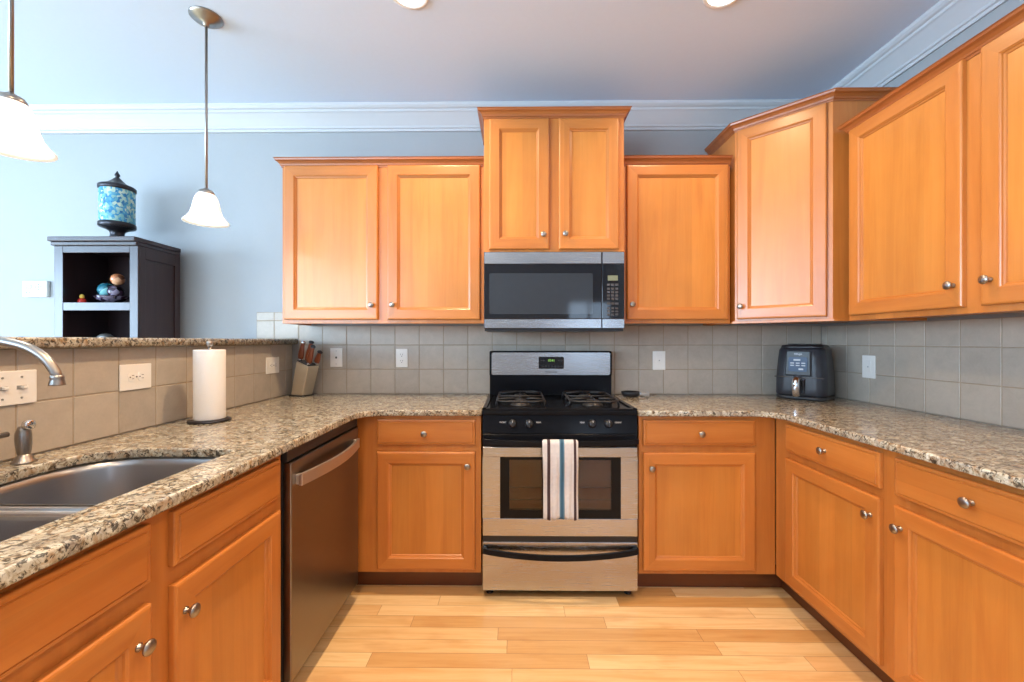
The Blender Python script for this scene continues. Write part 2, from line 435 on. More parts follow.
# ------------------------------------------------------------------ the room
CEIL = 2.74; YW = 2.677; XR = 1.932; XL = -1.443; RX0 = -7.0; RY0 = -3.5
struct(MB().box(RX0-.2, XR+.2, RY0-.2, YW+.2, -0.12, 0.0).build('floor', 'floor'))
struct(MB().box(RX0-.2, XR+.2, RY0-.2, YW+.2, CEIL, CEIL+.12).build('ceiling', 'ceiling'))
struct(MB().box(RX0-.2, XR+.2, YW+.009, YW+.2, 0, CEIL).build('wall_back', 'wall'))
struct(MB().box(XR+.009, XR+.2, RY0-.2, YW+.009, 0, CEIL).build('wall_right', 'wall'))
def rear_wall(name, mat, wins):
    m = MB(); x = RX0
    for w0, w1, z0, z1 in wins:
        m.box(x, w0, RY0-.15, RY0, 0, CEIL); m.box(w0, w1, RY0-.15, RY0, 0, z0); m.box(w0, w1, RY0-.15, RY0, z1, CEIL); x = w1
    m.box(x, XR+.009, RY0-.15, RY0, 0, CEIL)
    struct(m.build(name, mat))
    for k, (w0, w1, z0, z1) in enumerate(wins):
        f = MB(); t = .06; c = RY0-.075
        f.box(w0, w1, c-.05, c+.05, z0, z0+t); f.box(w0, w1, c-.05, c+.05, z1-t, z1); f.box(w0, w0+t, c-.05, c+.05, z0+t, z1-t); f.box(w1-t, w1, c-.05, c+.05, z0+t, z1-t)
        xm = (w0+w1)/2; f.box(xm-.025, xm+.025, c-.03, c+.03, z0+t, z1-t)
        root = struct(f.build('window_%d' % (k+2), 'trim'))
        MB().box(w0+t, w1-t, c-.003, c+.003, z0+t, z1-t).build('window_pane', 'pane', root)
def wall_with_window(name, mat, along, a0, a1, c0, c1, w0, w1, z0, z1, n, inward):
    m = MB()
    def bx(p0, p1, q0, q1):
        if along == 'x': m.box(p0, p1, c0, c1, q0, q1)
        else: m.box(c0, c1, p0, p1, q0, q1)
    bx(a0, w0, 0, CEIL); bx(w1, a1, 0, CEIL); bx(w0, w1, 0, z0); bx(w0, w1, z1, CEIL)
    struct(m.build(name, mat))
    f = MB(); cm = (c0+c1)/2
    def fb(p0, p1, q0, q1, d=0.05):
        if along == 'x': f.box(p0, p1, cm-d, cm+d, q0, q1)
        else: f.box(cm-d, cm+d, p0, p1, q0, q1)
    t = 0.06
    fb(w0, w1, z0, z0+t); fb(w0, w1, z1-t, z1); fb(w0, w0+t, z0+t, z1-t); fb(w1-t, w1, z0+t, z1-t)
    for k in range(1, 3):
        x = w0+(w1-w0)*k/3; fb(x-.025, x+.025, z0+t, z1-t, 0.03)
    root = struct(f.build('window_%d' % n, 'trim'))
    g = MB()
    if along == 'x': g.box(w0+t, w1-t, cm-.003, cm+.003, z0+t, z1-t)
    else: g.box(cm-.003, cm+.003, w0+t, w1-t, z0+t, z1-t)
    g.build('window_pane', 'pane', root)
wall_with_window('wall_left', 'wall', 'y', RY0-.2, YW+.009, RX0-.15, RX0, -3.4, 0.4, 0.4, 2.5, 1, 1)
rear_wall('wall_rear', 'wall_rear', [(-5.45, -2.35, .5, 2.5), (.95, 1.85, .85, 2.05)])  # first opening is invented, to go with the added rear fill light
# knee wall that carries the bar; unseen near end lengthened to block cool light
struct(MB().box(-1.575, XL-.009, -1.2, YW+.009, 0, 1.2315).build('wall_bar', 'wall'))
# room crown molding (back and right)
CP = [(0, 2.598), (.010, 2.598), (.012, 2.612), (.020, 2.616), (.022, 2.628), (.030, 2.640), (.046, 2.664), (.064, 2.688), (.072, 2.694), (.074, 2.706), (.084, 2.712), (.092, 2.724), (.094, CEIL-.001), (0, CEIL-.001)]
struct(MB().sweep([(RX0, YW+.008), (XR+.008, YW+.008)], CP, 1).build('trim_1', 'trim'))
struct(MB().sweep([(XR+.008, YW+.008), (XR+.008, RY0)], CP, 1).build('trim_2', 'trim'))
struct(MB().sweep([(RX0, YW+.008), (-1.58, YW+.008)], [(0, 0.001), (.014, 0.001), (.014, .09), (.006, .11), (0, .11)], 1).build('baseboard_back', 'trim'))

# ---- tiled backsplash: bevelled tiles on a grout bed
T = 0.156; G = 0.0016
def tiles(name, axis, ph, a0, a1, surf, zrows, mat, sign):
    """axis 0: back wall (surface at y=surf, facing -y); axis 1: side wall (surface at x=surf)"""
    m = MB()
    lines = []
    k = math.floor((a0-ph)/T)
    while ph+k*T < a1-1e-6:
        l, r = max(a0, ph+k*T), min(a1, ph+(k+1)*T)
        if r-l > 0.008: lines.append((l, r))
        k += 1
    for z0, z1 in zrows:
        for l, r in lines:
            if axis == 0: m.box(l+G, r-G, surf, surf+.0075, z0+G, z1-G, 0.0022, mat, 1)
            else:
                x0, x1 = sorted((surf, surf+sign*.0075))
                m.box(x0, x1, l+G, r-G, z0+G, z1-G, 0.0022, mat, 1)
    zz0, zz1 = zrows[0][0], zrows[-1][1]
    if axis == 0: m.box(a0, a1, surf+.0016, surf+.0088, zz0, zz1, 0, 'grout')
    else:
        x0, x1 = sorted((surf+sign*.0016, surf+sign*.0088)); m.box(x0, x1, a0, a1, zz0, zz1, 0, 'grout')
    return struct(m.build(name, mat))
Z0 = 0.9145
R1, R2, R3 = 1.0715, 1.2275, 1.3835
tiles('backsplash_back', 0, -1.0927, -1.402, XR, YW, [(Z0, R1), (R1, R2), (R2, 1.3515)], 'tile_b', 1)
tiles('backsplash_above_bar', 0, -1.0927, -1.676, -1.402, YW, [(1.2665, R3), (R3, 1.438)], 'tile_b', 1)
tiles('backsplash_right', 1, 1.6899, 0.85, YW, XR, [(Z0, R1), (R1, R2), (R2, 1.3475)], 'tile_r', 1)
tiles('backsplash_bar', 1, 1.1907, 0.10, YW, XL, [(Z0, R1), (R1, 1.2315)], 'tile_l', -1)

# ------------------------------------------------------------------ cabinets
def rect_ring(x0, x1, z0, z1, d, y):
    return [(x0+d, y, z0+d), (x1-d, y, z0+d), (x1-d, y, z1-d), (x0+d, y, z1-d)]
def front_mesh(x0, x1, z0, z1, prof, last, grain):
    m = MB()
    iv, ih = m.slot('wood_v'), m.slot('wood_h')
    vr = [[m.bm.verts.new(p) for p in rect_ring(x0, x1, z0, z1, d, y)] for d, y in prof]
    for a, b in zip(vr, vr[1:]):
        for i in range(4):
            f = m.bm.faces.new((a[i], a[(i+1) % 4], b[(i+1) % 4], b[i]))
            f.material_index = (ih if i % 2 == 0 else iv) if grain == 'v' else ih
    f = m.bm.faces.new(vr[-1]); f.material_index = m.slot('wood_p') if grain == 'v' else ih
    f = m.bm.faces.new(list(reversed(vr[0]))); f.material_index = iv
    return m
DOOR = [(0, -.0005), (0, -.013), (.0015, -.0165), (.005, -.0185), (.009, -.019), (.055, -.019), (.0565, -.0170), (.060, -.0150), (.0615, -.0105), (.067, -.0085), (.0695, -.0045)]
DRAW = [(0, -.0005), (0, -.012), (.0015, -.015), (.005, -.0165), (.0095, -.0168), (.0105, -.0155), (.012, -.0155), (.0135, -.019)]
def knob(parent, x, z, y=-.019):
    m = MB()
    m.lathe([(.0085, .0), (.0085, .002), (.0055, .005), (.005, .012), (.0065, .015), (.0135, .018), (.0155, .0215), (.0150, .0245), (.011, .0275), (.005, .029), (.0001, .0293)], 20, 'y')
    return m.build('knob', 'nickel', parent, (x, y, z))
def fronts(root, items, loc=(0, 0, 0), rz=0.0):
    for it in items:
        kind, x0, x1, z0, z1 = it[:5]
        cx, cz = (x0+x1)/2, (z0+z1)/2
        prof, gr = (DOOR, 'v') if kind == 'door' else (DRAW, 'h')
        m = front_mesh(x0-cx, x1-cx, z0-cz, z1-cz, prof, 0, gr)
        c, s = math.cos(rz), math.sin(rz)
        o = m.build(kind, 'wood_v', root, (loc[0]+c*cx, loc[1]+s*cx, loc[2]+cz), (0, 0, rz))
        if len(it) > 5 and it[5]: knob(o, it[5][0]-cx, it[5][1]-cz)
BASE_TOP = 0.885
def base_cabinet(label, loc, rz, W_, D_, items, toe=(0.0, 0.0)):
    """local x along the front, y into the wall, face frame front at y=0"""
    r = thing('base_cabinet', label, 'cabinet', loc, rz)
    m = MB(); t = .018; zb = .108
    m.box(0, W_, 0, .020, zb, BASE_TOP, .0012, 'wood_v')
    m.box(0.0005, t, .020, D_, zb, BASE_TOP, 0, 'wood_v'); m.box(W_-t, W_-.0005, .020, D_, zb, BASE_TOP, 0, 'wood_v')
    m.box(t, W_-t, .020, D_-.006, zb, zb+t, 0, 'wood_h'); m.box(t, W_-t, D_-.008, D_, zb, BASE_TOP, 0, 'wood_v')
    m.build('cabinet_body', 'wood_v', r)
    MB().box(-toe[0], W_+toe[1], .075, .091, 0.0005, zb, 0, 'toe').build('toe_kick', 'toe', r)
    fronts(r, items)
    return r
dz0, dz1, oz0, oz1 = .742, .866, .130, .708
YF = 2.067
# back run, left of the range (x -0.792 .. -0.177), y depth 0.606
xb = -0.792
base_cabinet('honey maple base cabinet between the dishwasher and the range', (xb, YF, 0), 0, .616, .606,
             [('drawer', -.688-xb, -.204-xb, dz0, dz1, (-.452-xb, .800)), ('door', -.688-xb, -.204-xb, oz0, oz1, (-.240-xb, .642))], (.06, 0))
xb = 0.600
base_cabinet('honey maple base cabinet just right of the range, one drawer over one door', (xb, YF, 0), 0, .668, .606,
             [('drawer', .619-xb, 1.164-xb, dz0, dz1, (.895-xb, .802)), ('door', .619-xb, 1.164-xb, oz0, oz1, (.655-xb, .634))], (0, .092))
# right run, faces -x : local x runs toward the camera
y0 = 2.066
base_cabinet('long honey maple base cabinet along the right wall with two drawers and two doors', (1.2705, y0, 0), -PI/2, 1.20, .660,
             [('drawer', y0-1.970, y0-1.463, dz0, dz1, (y0-1.716, .806)), ('drawer', y0-1.407, y0-.900, dz0, dz1, (y0-1.165, .808)),
              ('door', y0-1.970, y0-1.463, oz0, oz1, (y0-1.496, .638)), ('door', y0-1.407, y0-.900, oz0, oz1, (y0-1.380, .640))], (.0755, 0))
# left run, faces +x : local x runs away from the camera; holds the sink
y0 = 0.42
base_cabinet('honey maple sink base cabinet under the steel sink, beside the dishwasher', (-0.790, y0, 0), PI/2, .972, .655,
             [('drawer_front', .455-y0, .879-y0, dz0, dz1, None), ('drawer_front', .939-y0, 1.364-y0, dz0, dz1, None),
              ('door', .455-y0, .879-y0, oz0, oz1-.010, (.845-y0, .628)), ('door', .939-y0, 1.364-y0, oz0, oz1-.010, (.966-y0, .626))])

CROWN = [(0, 0), (.004, 0), (.005, .008), (.009, .010), (.012, .018), (.020, .028), (.030, .034), (.032, .042), (.036, .046), (0, .046)]
def crown(root, path, z, side=1, sc=1.0):
    return MB().sweep(path, [(o*sc, z+h*sc) for o, h in CROWN], side).build('crown_molding', 'wood_crown', root)
ZB = 1.352
def upper_cabinet(label, loc, rz, W_, H_, D_, items, ends=(True, True), crown_z=None):
    r = thing('upper_cabinet', label, 'cabinet', loc, rz)
    m = MB(); t = .016
    m.box(0, W_, 0, .019, 0, H_, .0012, 'wood_v')
    m.box(.0005, t, .019, D_, 0, H_, 0, 'wood_v'); m.box(W_-t, W_-.0005, .019, D_, 0, H_, 0, 'wood_v')
    m.box(t, W_-t, .019, D_, .014, .030, 0, 'wood_h'); m.box(t, W_-t, .019, D_, H_-.016, H_, 0, 'wood_h')
    m.box(t, W_-t, D_-.008, D_, .030, H_-.016, 0, 'wood_v')
    m.build('cabinet_body', 'wood_v', r)
    fronts(r, items)
    cz = H_-.024 if crown_z is None else crown_z
    p = [(0, D_)] if ends[0] else []
    p += [(0, 0), (W_, 0)] + ([(W_, D_)] if ends[1] else [])
    crown(r, p, cz, 1)
    return r
YU = 2.370; DU = YW-YU-.0005
a = -1.335
upper_cabinet('pale maple two-door upper cabinet left of the microwave', (a, YU, ZB), 0, 1.152, .912, DU,
              [('door', -1.318-a, -.785-a, .022, .894, (-.815-a, .103)), ('door', -.731-a, -.206-a, .022, .894, (-.697-a, .105))], (True, False))
a = -0.178
upper_cabinet('tall narrow two-door maple cabinet directly above the microwave', (a, 2.275, 1.7365), 0, .759, .748, YW-2.275-.0005,
              [('door', -.150-a, .175-a, .0125, .718, (.144-a, .087)), ('door', .228-a, .551-a, .0125, .718, (.261-a, .091))], (True, True))
a = 0.588
upper_cabinet('single-door maple upper cabinet between microwave and diagonal corner cabinet', (a, YU, ZB), 0, .612, .912, DU,
              [('door', .619-a, 1.184-a, .022, .888, (.644-a, .105))], (False, False))
y0 = 2.008
upper_cabinet('two-door maple upper cabinet along the right wall', (1.582, y0, ZB-.003), -PI/2, 1.13, .912, XR-1.582-.0005,
              [('door', y0-1.992, y0-1.489, .024, .894, (y0-1.517, .103)), ('door', y0-1.431, y0-.925, .024, .894, (y0-1.400, .107))], (True, True))
# diagonal corner cabinet, taller
r = thing('corner_cabinet', 'tall maple corner cabinet set diagonally between back and right walls', 'cabinet', (0, 0, ZB-.002))
HC = 1.085
A_, B_ = (1.228, 2.370), (1.546, 2.064)
pent = [(1.228, YW-.0005), A_, B_, (XR-.0005, 2.064), (XR-.0005, YW-.0005)]
m = MB(); m.prism(pent, .012, HC, 'wood_v')
m.sweep([pent[0], A_, B_, pent[3]], [(-.018, 0), (0, 0), (0, .012), (-.018, .012)], -1, 'wood_v')
m.build('cabinet_body', 'wood_v', r, bevel=.0012)
ang = math.atan2(B_[1]-A_[1], B_[0]-A_[0]); Ld = math.hypot(B_[0]-A_[0], B_[1]-A_[1])
fronts(r, [('door', .014, Ld-.022, .024, HC-.012, (.038, .094))], (A_[0], A_[1], 0), ang)
crown(r, [pent[0], A_, B_, pent[3]], HC-.010, 1)

# ------------------------------------------------------------------ stone tops
CT0, CT1 = 0.8855, 0.9140
XE_L, XE_R, YE = -0.757, 1.243, 2.040
def arc(cx, cy, r, a0, a1, n=10):
    return [(cx+r*math.cos(math.radians(a0+(a1-a0)*k/n)), cy+r*math.sin(math.radians(a0+(a1-a0)*k/n))) for k in range(n+1)]
rc = .11
left_out = [(XL+.0005, .05), (XE_L, .05)] + arc(XE_L+rc, YE-rc, rc, 180, 90) + [(-.1735, YE), (-.1735, YW-.0005), (XL+.0005, YW-.0005)]
hole = rrect(-1.312, -0.876, .43, 1.305, (.05, .15, .15, .05), 10)
tag(slab('countertop', left_out, [hole], CT0, CT1, .006, 'granite'), 'speckled beige granite countertop around the sink, running to the left of the range', 'countertop')
right_out = [(.592, YE)] + arc(XE_R-rc, YE-rc, rc, 90, 0) + [(XE_R, .84), (XR-.0005, .84), (XR-.0005, YW-.0005), (.592, YW-.0005)]
tag(slab('countertop', right_out, [], CT0, CT1, .006, 'granite'), 'speckled beige granite countertop right of the range, under the air fryer', 'countertop')
tag(slab('bar_top', [(-1.80, -1.22), (-1.408, -1.22), (-1.408, YW-.0005), (-1.80, YW-.0005)], [], 1.232, 1.2655, .007, 'granite'),
    'raised speckled granite bar ledge above the tiled half wall at left', 'bar top')  # out-of-view stretch extended to keep cool light off the base cabinets

# ------------------------------------------------------------------ sink, faucet, sprayer
r = thing('sink', 'double-bowl stainless steel sink set under the granite at left', 'sink', (0, 0, 0))
def bowl(y0, y1, rad):
    m = MB(); rings = []
    for d, z, k in [(-.006, .8845, 1), (0, .8835, 1), (.006, .86, 1), (.012, .72, 1), (.022, .695, 1), (.05, .682, .8), (.16, .679, .4)]:
        rr = [max(.012, (q-d)*k) for q in rad]
        rings.append([(x, y, z) for x, y in rrect(-1.318+d, -.868-d, y0+d, y1-d, rr, 8)])
    m.rings(rings, None, False, True, True, True)
    cx, cy = -1.095, (y0+y1)/2
    m.lathe([(.045, .6795), (.043, .6815), (.03, .6800), (.0001, .6798)], 24, 'z', (cx, cy, 0))
    return m.build('bowl', 'sink', r)
bowl(.935, 1.311, (.06, .15, .04, .04)); bowl(.424, .905, (.04, .04, .15, .06))
MB().box(-1.30, -.886, .899, .941, .868, .8815, .005).build('divider', 'steel_lt', r)

r = thing('faucet', 'brushed nickel kitchen faucet with low arched spout at the left edge', 'faucet', (-1.37, .95, .9142))
MB().lathe([(.034, 0), (.034, .006), (.026, .014), (.021, .03), (.02, .10), (.022, .108), (.018, .12), (.013, .135)], 24).build('faucet_body', 'nickel', r)
b = Vector((-1.37, .95, .9142))
pts = [(-1.37, .95, 1.03), (-1.37, .95, 1.12), (-1.362, .951, 1.185), (-1.335, .955, 1.232), (-1.29, .962, 1.256), (-1.245, .969, 1.2575), (-1.20, .975, 1.2495), (-1.158, .980, 1.236), (-1.124, .984, 1.212), (-1.104, .987, 1.182), (-1.0985, .988, 1.166)]
def smooth_path(P, k=4):
    P = [Vector(p) for p in P]; out = []
    for i in range(len(P)-1):
        p0, p1, p2, p3 = P[max(i-1, 0)], P[i], P[i+1], P[min(i+2, len(P)-1)]
        for j in range(k):
            t = j/k
            out.append(0.5*((2*p1)+(-p0+p2)*t+(2*p0-5*p1+4*p2-p3)*t*t+(-p0+3*p1-3*p2+p3)*t*t*t))
    out.append(P[-1]); return out
sp = smooth_path([Vector(p)-b for p in pts])
s_o = MB().tube(sp, [.0125-.0025*i/(len(sp)-1) for i in range(len(sp))], 16).build('spout', 'nickel', r)
m = MB(); e = sp[-1]; m.lathe([(.011, .006), (.0125, .003), (.0135, 0), (.0125, -.004), (.0135, -.008), (.0150, -.016), (.0155, -.019), (.012, -.0195)], 20, 'z', tuple(e))
m.build('aerator', 'nickel', s_o)
MB().tube([(0, .015, .07), (0, .05, .078), (0, .11, .084), (0, .160, .088)], [.008, .007, .006, .0075], 12).build('lever', 'nickel', r)

r = thing('side_sprayer', 'brushed nickel side sprayer standing behind the sink', 'sprayer', (-1.372, 1.150, .9142))
MB().lathe([(.026, 0), (.026, .004), (.020, .009), (.0185, .015), (.014, .020), (.012, .026)], 24).build('sprayer_base', 'nickel', r)
MB().tube(smooth_path([(0, 0, .022), (-.001, 0, .045), (-.002, 0, .075), (-.001, 0, .090), (.004, .0, .102), (.016, -.002, .106)]), [.0125 + .0045*math.sin(PI*min(1, i/14)) - (.0005*i if i > 14 else 0) for i in range(21)], 16).build('sprayer_wand', 'nickel', r)
MB().lathe([(.0125, -.008), (.0140, 0), (.0135, .006), (.010, .008), (.0001, .0085)], 18, 'x', (.016, -.002, .106)).build('spray_head', 'chrome', r)

# ------------------------------------------------------------------ dishwasher
r = thing('dishwasher', 'stainless steel dishwasher with bowed handle under the left counter', 'dishwasher', (-0.772, 1.402, 0), PI/2)
MB().box(.006, .620, .022, .62, .09, .878, .002).build('tub_housing', 'blackp', r)
MB().box(.004, .622, .004, .024, .842, .880, .002).build('control_strip', 'blackp', r)
d = MB().box(.012, .614, -.006, .022, .085, .838, .004).build('door', 'steel_dw', r)
hp = [(.040+.530*k/14, -.022-.030*math.sin(PI*k/14), .772) for k in range(15)]
m = MB(); rings = []
for i, (x, y, z) in enumerate(hp):
    rings.append([(x, y-.007, z-.021), (x, y+.005, z-.021), (x, y+.005, z+.021), (x, y-.007, z+.021)])
m.rings(rings)
m.box(.040, .060, -.024, -.005, .755, .790, .002); m.box(.550, .570, -.024, -.005, .755, .790, .002)
m.build('handle', 'steel_lt', d, bevel=.003)
MB().box(.012, .614, .055, .075, .0005, .085).build('kick_plate', 'blackp', r)

# ------------------------------------------------------------------ gas range
RX, RW = -.169, .757
r = thing('gas_range', 'freestanding stainless and black gas range with a towel on its handle', 'stove', (RX, 2.03, 0))
m = MB(); m.box(.002, RW-.002, .03, .632, .030, .895, .002); m.build('range_body', 'black', r)
for x in (.035, RW-.035):
    for y in (.06, .58): MB().lathe([(.018, .0005), (.018, .006), (.010, .008), (.010, .030)], 14, 'z', (x, y, 0)).build('leveling_foot', 'blackp', r)
# oven door : frame with window opening
d0, d1, wz0, wz1, wx0, wx1 = .306, .738, .392, .690, .088, .673
m = MB()
m.box(.003, RW-.003, 0, .030, d0, wz0, .003, 'steel'); m.box(.003, RW-.003, 0, .030, wz1, d1, .003, 'steel')
m.box(.003, wx0, .0003, .030, wz0, wz1, .0, 'steel'); m.box(wx1, RW-.003, .0003, .030, wz0, wz1, 0, 'steel')
door = m.build('oven_door', 'steel', r)
b = .045
m = MB(); m.box(wx0, wx1, .002, .024, wz0, wz0+b*.9, 0); m.box(wx0, wx1, .002, .024, wz1-b*.3, wz1, 0)
m.box(wx0, wx0+b, .002, .024, wz0+b*.9, wz1-b*.3, 0); m.box(wx1-b, wx1, .002, .024, wz0+b*.9, wz1-b*.3, 0)
m.build('window_surround', 'ovenframe', door)
MB().box(wx0+b, wx1-b, .004, .007, wz0+b*.9, wz1-b*.3).build('oven_window', 'ovenglass', door)
m = MB()
m.box(wx0+b, wx1-b, .026, .0295, wz0, wz1)
m.build('inner_liner', 'ovenin', door)
m = MB()
for z in (.478, .538): m.tube([(wx0+b, .017, z), (wx1-b, .017, z)], .0022, 8)
m.build('oven_rack', 'steel', door)
MB().box(.003, RW-.003, .002, .030, .740, .802, .003).build('door_top_trim', 'black', r)
def bow_handle(x0, x1, zc, bow, drop, h, t, n=20):
    m = MB(); rs = []
    for i in range(n+1):
        u = i/n; s = math.sin(PI*u)**.8 if 0 < u < 1 else 0
        x = x0+(x1-x0)*u; y = -.018-bow*s; z = zc-drop*s
        rs.append([(x, y-t/2, z-h/2), (x, y+t/2, z-h/2), (x, y+t/2, z+h/2), (x, y-t/2, z+h/2)])
    m.rings(rs)
    m.box(x0, x0+.022, -.024, .003, zc-h/2, zc+h/2, .002); m.box(x1-.022, x1, -.024, .003, zc-h/2, zc+h/2, .002)
    return m
bow_handle(.004, RW-.004, .771, .030, .004, .024, .014).build('oven_door_handle', 'black', door, bevel=.004)
dr = MB().box(.003, RW-.003, 0, .030, .042, .278, .003).build('warming_drawer', 'steel', r)
MB().box(.004, RW-.004, .006, .030, .2785, .3055, 0).build('door_gap_trim', 'blackp', r)
bow_handle(.004, RW-.004, .245, .030, .020, .026, .014).build('drawer_handle', 'black', dr, bevel=.004)
# control panel, slightly tilted
m = MB(); m.rings([[(.002, .002, .803), (.002, .030, .803), (.002, .045, .892), (.002, .020, .892)], [(RW-.002, .002, .803), (RW-.002, .030, .803), (RW-.002, .045, .892), (RW-.002, .020, .892)]])
cp = m.build('control_panel', 'black', r, bevel=.002)
tilt = math.atan2(.018, .089)
for i, (x, z) in enumerate([(.149, .850), (.229, .850), (.535, .850), (.614, .850)]):
    y = .002+(z-.803)*.018/.089
    m = MB(); m.lathe([(.021, 0), (.021, .004), (.0175, .008), (.0165, .022), (.013, .025), (.0001, .0255)], 20, 'y')
    m.box(-.0035, .0035, -.034, -.02, -.016, .016, .0015)
    k = m.build('burner_knob', 'blackp', r, (x, y, z), (-tilt, 0, 0))
    MB().box(-.0012, .0012, -.0346, -.0338, .004, .014).build('pointer_mark', 'mark', k)
for x, s in [(.101, 'FRONT'), (.276, 'REAR'), (.488, 'REAR'), (.663, 'FRONT')]:
    text('burner_label', s, .0100, 'mark', r, (x, .002+.052*.018/.089-.0006, .856), (PI/2-tilt, 0, 0))
# cooktop with raised rim
m = MB(); m.box(0, RW, .008, .632, .8925, .917, .006)
m.box(.0, .022, .008, .60, .917, .924, .003); m.box(RW-.022, RW, .008, .60, .917, .924, .003); m.box(.0, RW, .008, .040, .917, .924, .003)
m.build('cooktop', 'black', r)
for bx in (.190, .567):
    for by in (.170, .420):
        m = MB(); m.lathe([(.055, .9165), (.052, .923), (.038, .926), (.036, .934), (.030, .9345)], 24, 'z', (bx, by, 0))
        bo = m.build('burner', 'blackm', r)
        MB().lathe([(.034, .9345), (.035, .939), (.030, .944), (.0001, .945)], 24, 'z', (bx, by, 0)).build('burner_cap', 'blackm', bo)
for bx in (.190, .567):
    m = MB(); zt = .947; hw = .122
    loop = [(bx+x, .295+y, zt) for x, y in rrect(-hw, hw, -.215, .215, .06, 6)]
    m.tube(loop+[loop[0], loop[1]], .0055, 8, None, False)
    m.tube([(bx-hw, .295, zt), (bx+hw, .295, zt)], .0055, 8)
    for by in (.170, .420):
        for ang in (0, 90, 180, 270):
            c, s = math.cos(math.radians(ang)), math.sin(math.radians(ang))
            ro = hw if ang in (0, 180) else (.09 if (ang == 270) == (by < .3) else .125)
            m.tube([(bx+c*ro, by+s*ro, zt), (bx+c*ro*.6, by+s*ro*.6, zt+.004), (bx+c*.032, by+s*.032, zt+.004)], .0055, 8)
    for x in (-hw, hw):
        for y in (.13, .295, .46): m.tube([(bx+x, y, zt), (bx+x*1.04, y, .917)], .006, 8)
    m.build('grate', 'blackm', r)
# backguard
m = MB(); m.box(.002, RW-.002, .560, .634, .917, 1.045, .004, 'black'); m.box(.0, RW, .552, .634, 1.036, 1.192, .010, 'black', 3)
bg = m.build('backguard', 'black', r)
MB().prism(rrect(.014, RW-.014, 1.044, 1.182, .012, 5), 0, .004).build('backguard_panel', 'steel', bg, (0, .5525, 0), (PI/2, 0, 0))
dp = MB().prism(rrect(.304, .459, 1.082, 1.156, .008, 4), 0, .003).build('clock_display', 'glassblk', bg, (0, .5480, 0), (PI/2, 0, 0))
text('clock_digits', '10:41', .020, 'green', dp, (.381, 1.133, .0035), (0, 0, 0))
for x in [.322+.0195*k for k in range(7)]: MB().box(x, x+.012, 1.094, 1.101, .003, .0034).build('key', 'mark_dk', dp)
for x in (.316, .330, .424, .440): MB().box(x, x+.009, 1.130, 1.136, .003, .0034).build('key', 'mark_dk', dp)
text('maker_lettering', 'FRIGIDAIRE', .0155, 'mark_dk', bg, (.381, .5478, 1.062))

# towel over the oven handle
def towel():
    m = MB(); nx, rows = 26, []
    w = .168
    path = [(.020, -.175), (.0195, -.12), (.019, -.06), (.0185, -.02), (.0165, 0), (.011, .011), (.001, .0145), (-.0095, .011), (-.0145, 0)]
    path += [(-.0145-.004*math.sin(k*.35), -.012-.338*k/24) for k in range(25)]
    for j, (y, z) in enumerate(path):
        u = max(0, (j-9)/25); row = []
        for i in range(nx+1):
            s = i/nx-.5
            x = s*w*(.93 if j < 7 else 1)*(1-.05*min(1, u*2.2)*(0.35 if s > 0 else 1))
            f = .006*math.sin(s*17+.6)*min(1, u*2.5) + .003*math.sin(s*31+u*5)*u
            yy = y - (abs(f)*1.3 if j > 8 else 0) if j > 7 else y
            zz = z + (.004*math.sin(s*9+1.0) if j == len(path)-1 else 0) + .002*math.sin(s*23+u*9)*u
            row.append((x, yy, zz))
        rows.append(row)
    vr = [[m.bm.verts.new(p) for p in r_] for r_ in rows]
    for a_, b_ in zip(vr, vr[1:]):
        for i in range(nx):
            f = m.bm.faces.new((a_[i], a_[i+1], b_[i+1], b_[i])); f.smooth = True
    o = m.build('dish_towel', 'towel', None, (.204, 1.981, .770))
    so = o.modifiers.new('thickness', 'SOLIDIFY'); so.thickness = .0028; so.offset = 1
    return o
tag(towel(), 'white dish towel with blue and brown stripes hanging on the oven handle', 'towel')

# ------------------------------------------------------------------ microwave
r = thing('microwave', 'stainless steel over-the-range microwave with black glass door', 'microwave', (-.1775, 2.262, 1.3065))
MW = .7585
MB().box(.004, MW-.004, .024, YW-2.262-.001, .012, .4285, .003).build('microwave_housing', 'blackp', r)
xs = .6365
dm = MB(); dm.box(0, xs-.0012, 0, .024, .067, .362, .002, 'glassblk'); dm.box(0, xs-.0012, -.002, .024, .362, .4285, .003, 'steel'); dm.box(0, xs-.0012, -.002, .024, .014, .067, .003, 'steel')
door = dm.build('door', 'steel', r)
MB().prism(rrect(.030, .588, .092, .312, .006, 4), 0, .002).build('door_screen', 'mwin', door, (0, .0005, 0), (PI/2, 0, 0))
dm = MB(); dm.box(xs+.0012, MW, 0, .024, .067, .362, .002, 'glassblk'); dm.box(xs+.0012, MW, -.002, .024, .362, .4285, .003, 'steel'); dm.box(xs+.0012, MW, -.002, .024, .014, .067, .003, 'steel')
pn = dm.build('control_panel', 'steel', r)
MB().box(.668, .722, -.0015, .001, .272, .300).build('clock_display', 'lcd', pn)
m = MB()
for k in range(3): m.box(.664+.022*k, .681+.022*k, -.0012, .001, .244, .256)
m.build('function_keys', 'mark_dk', pn)
m = MB()
for j in range(4):
    for k in range(3): m.box(.665+.022*k, .680+.022*k, -.0010, .001, .168+.018*j, .180+.018*j)
for k in range(3): m.box(.664+.022*k, .682+.022*k, -.0012, .001, .143, .154)
for j in range(3):
    for k in range(3): m.box(.665+.022*k, .680+.022*k, -.0010, .001, .084+.017*j, .094+.017*j)
m.build('keypad', 'mark_dk', pn)
MB().box(.003, MW-.003, .012, .30, 0, .014, .002).build('vent_grille', 'blackp', r)

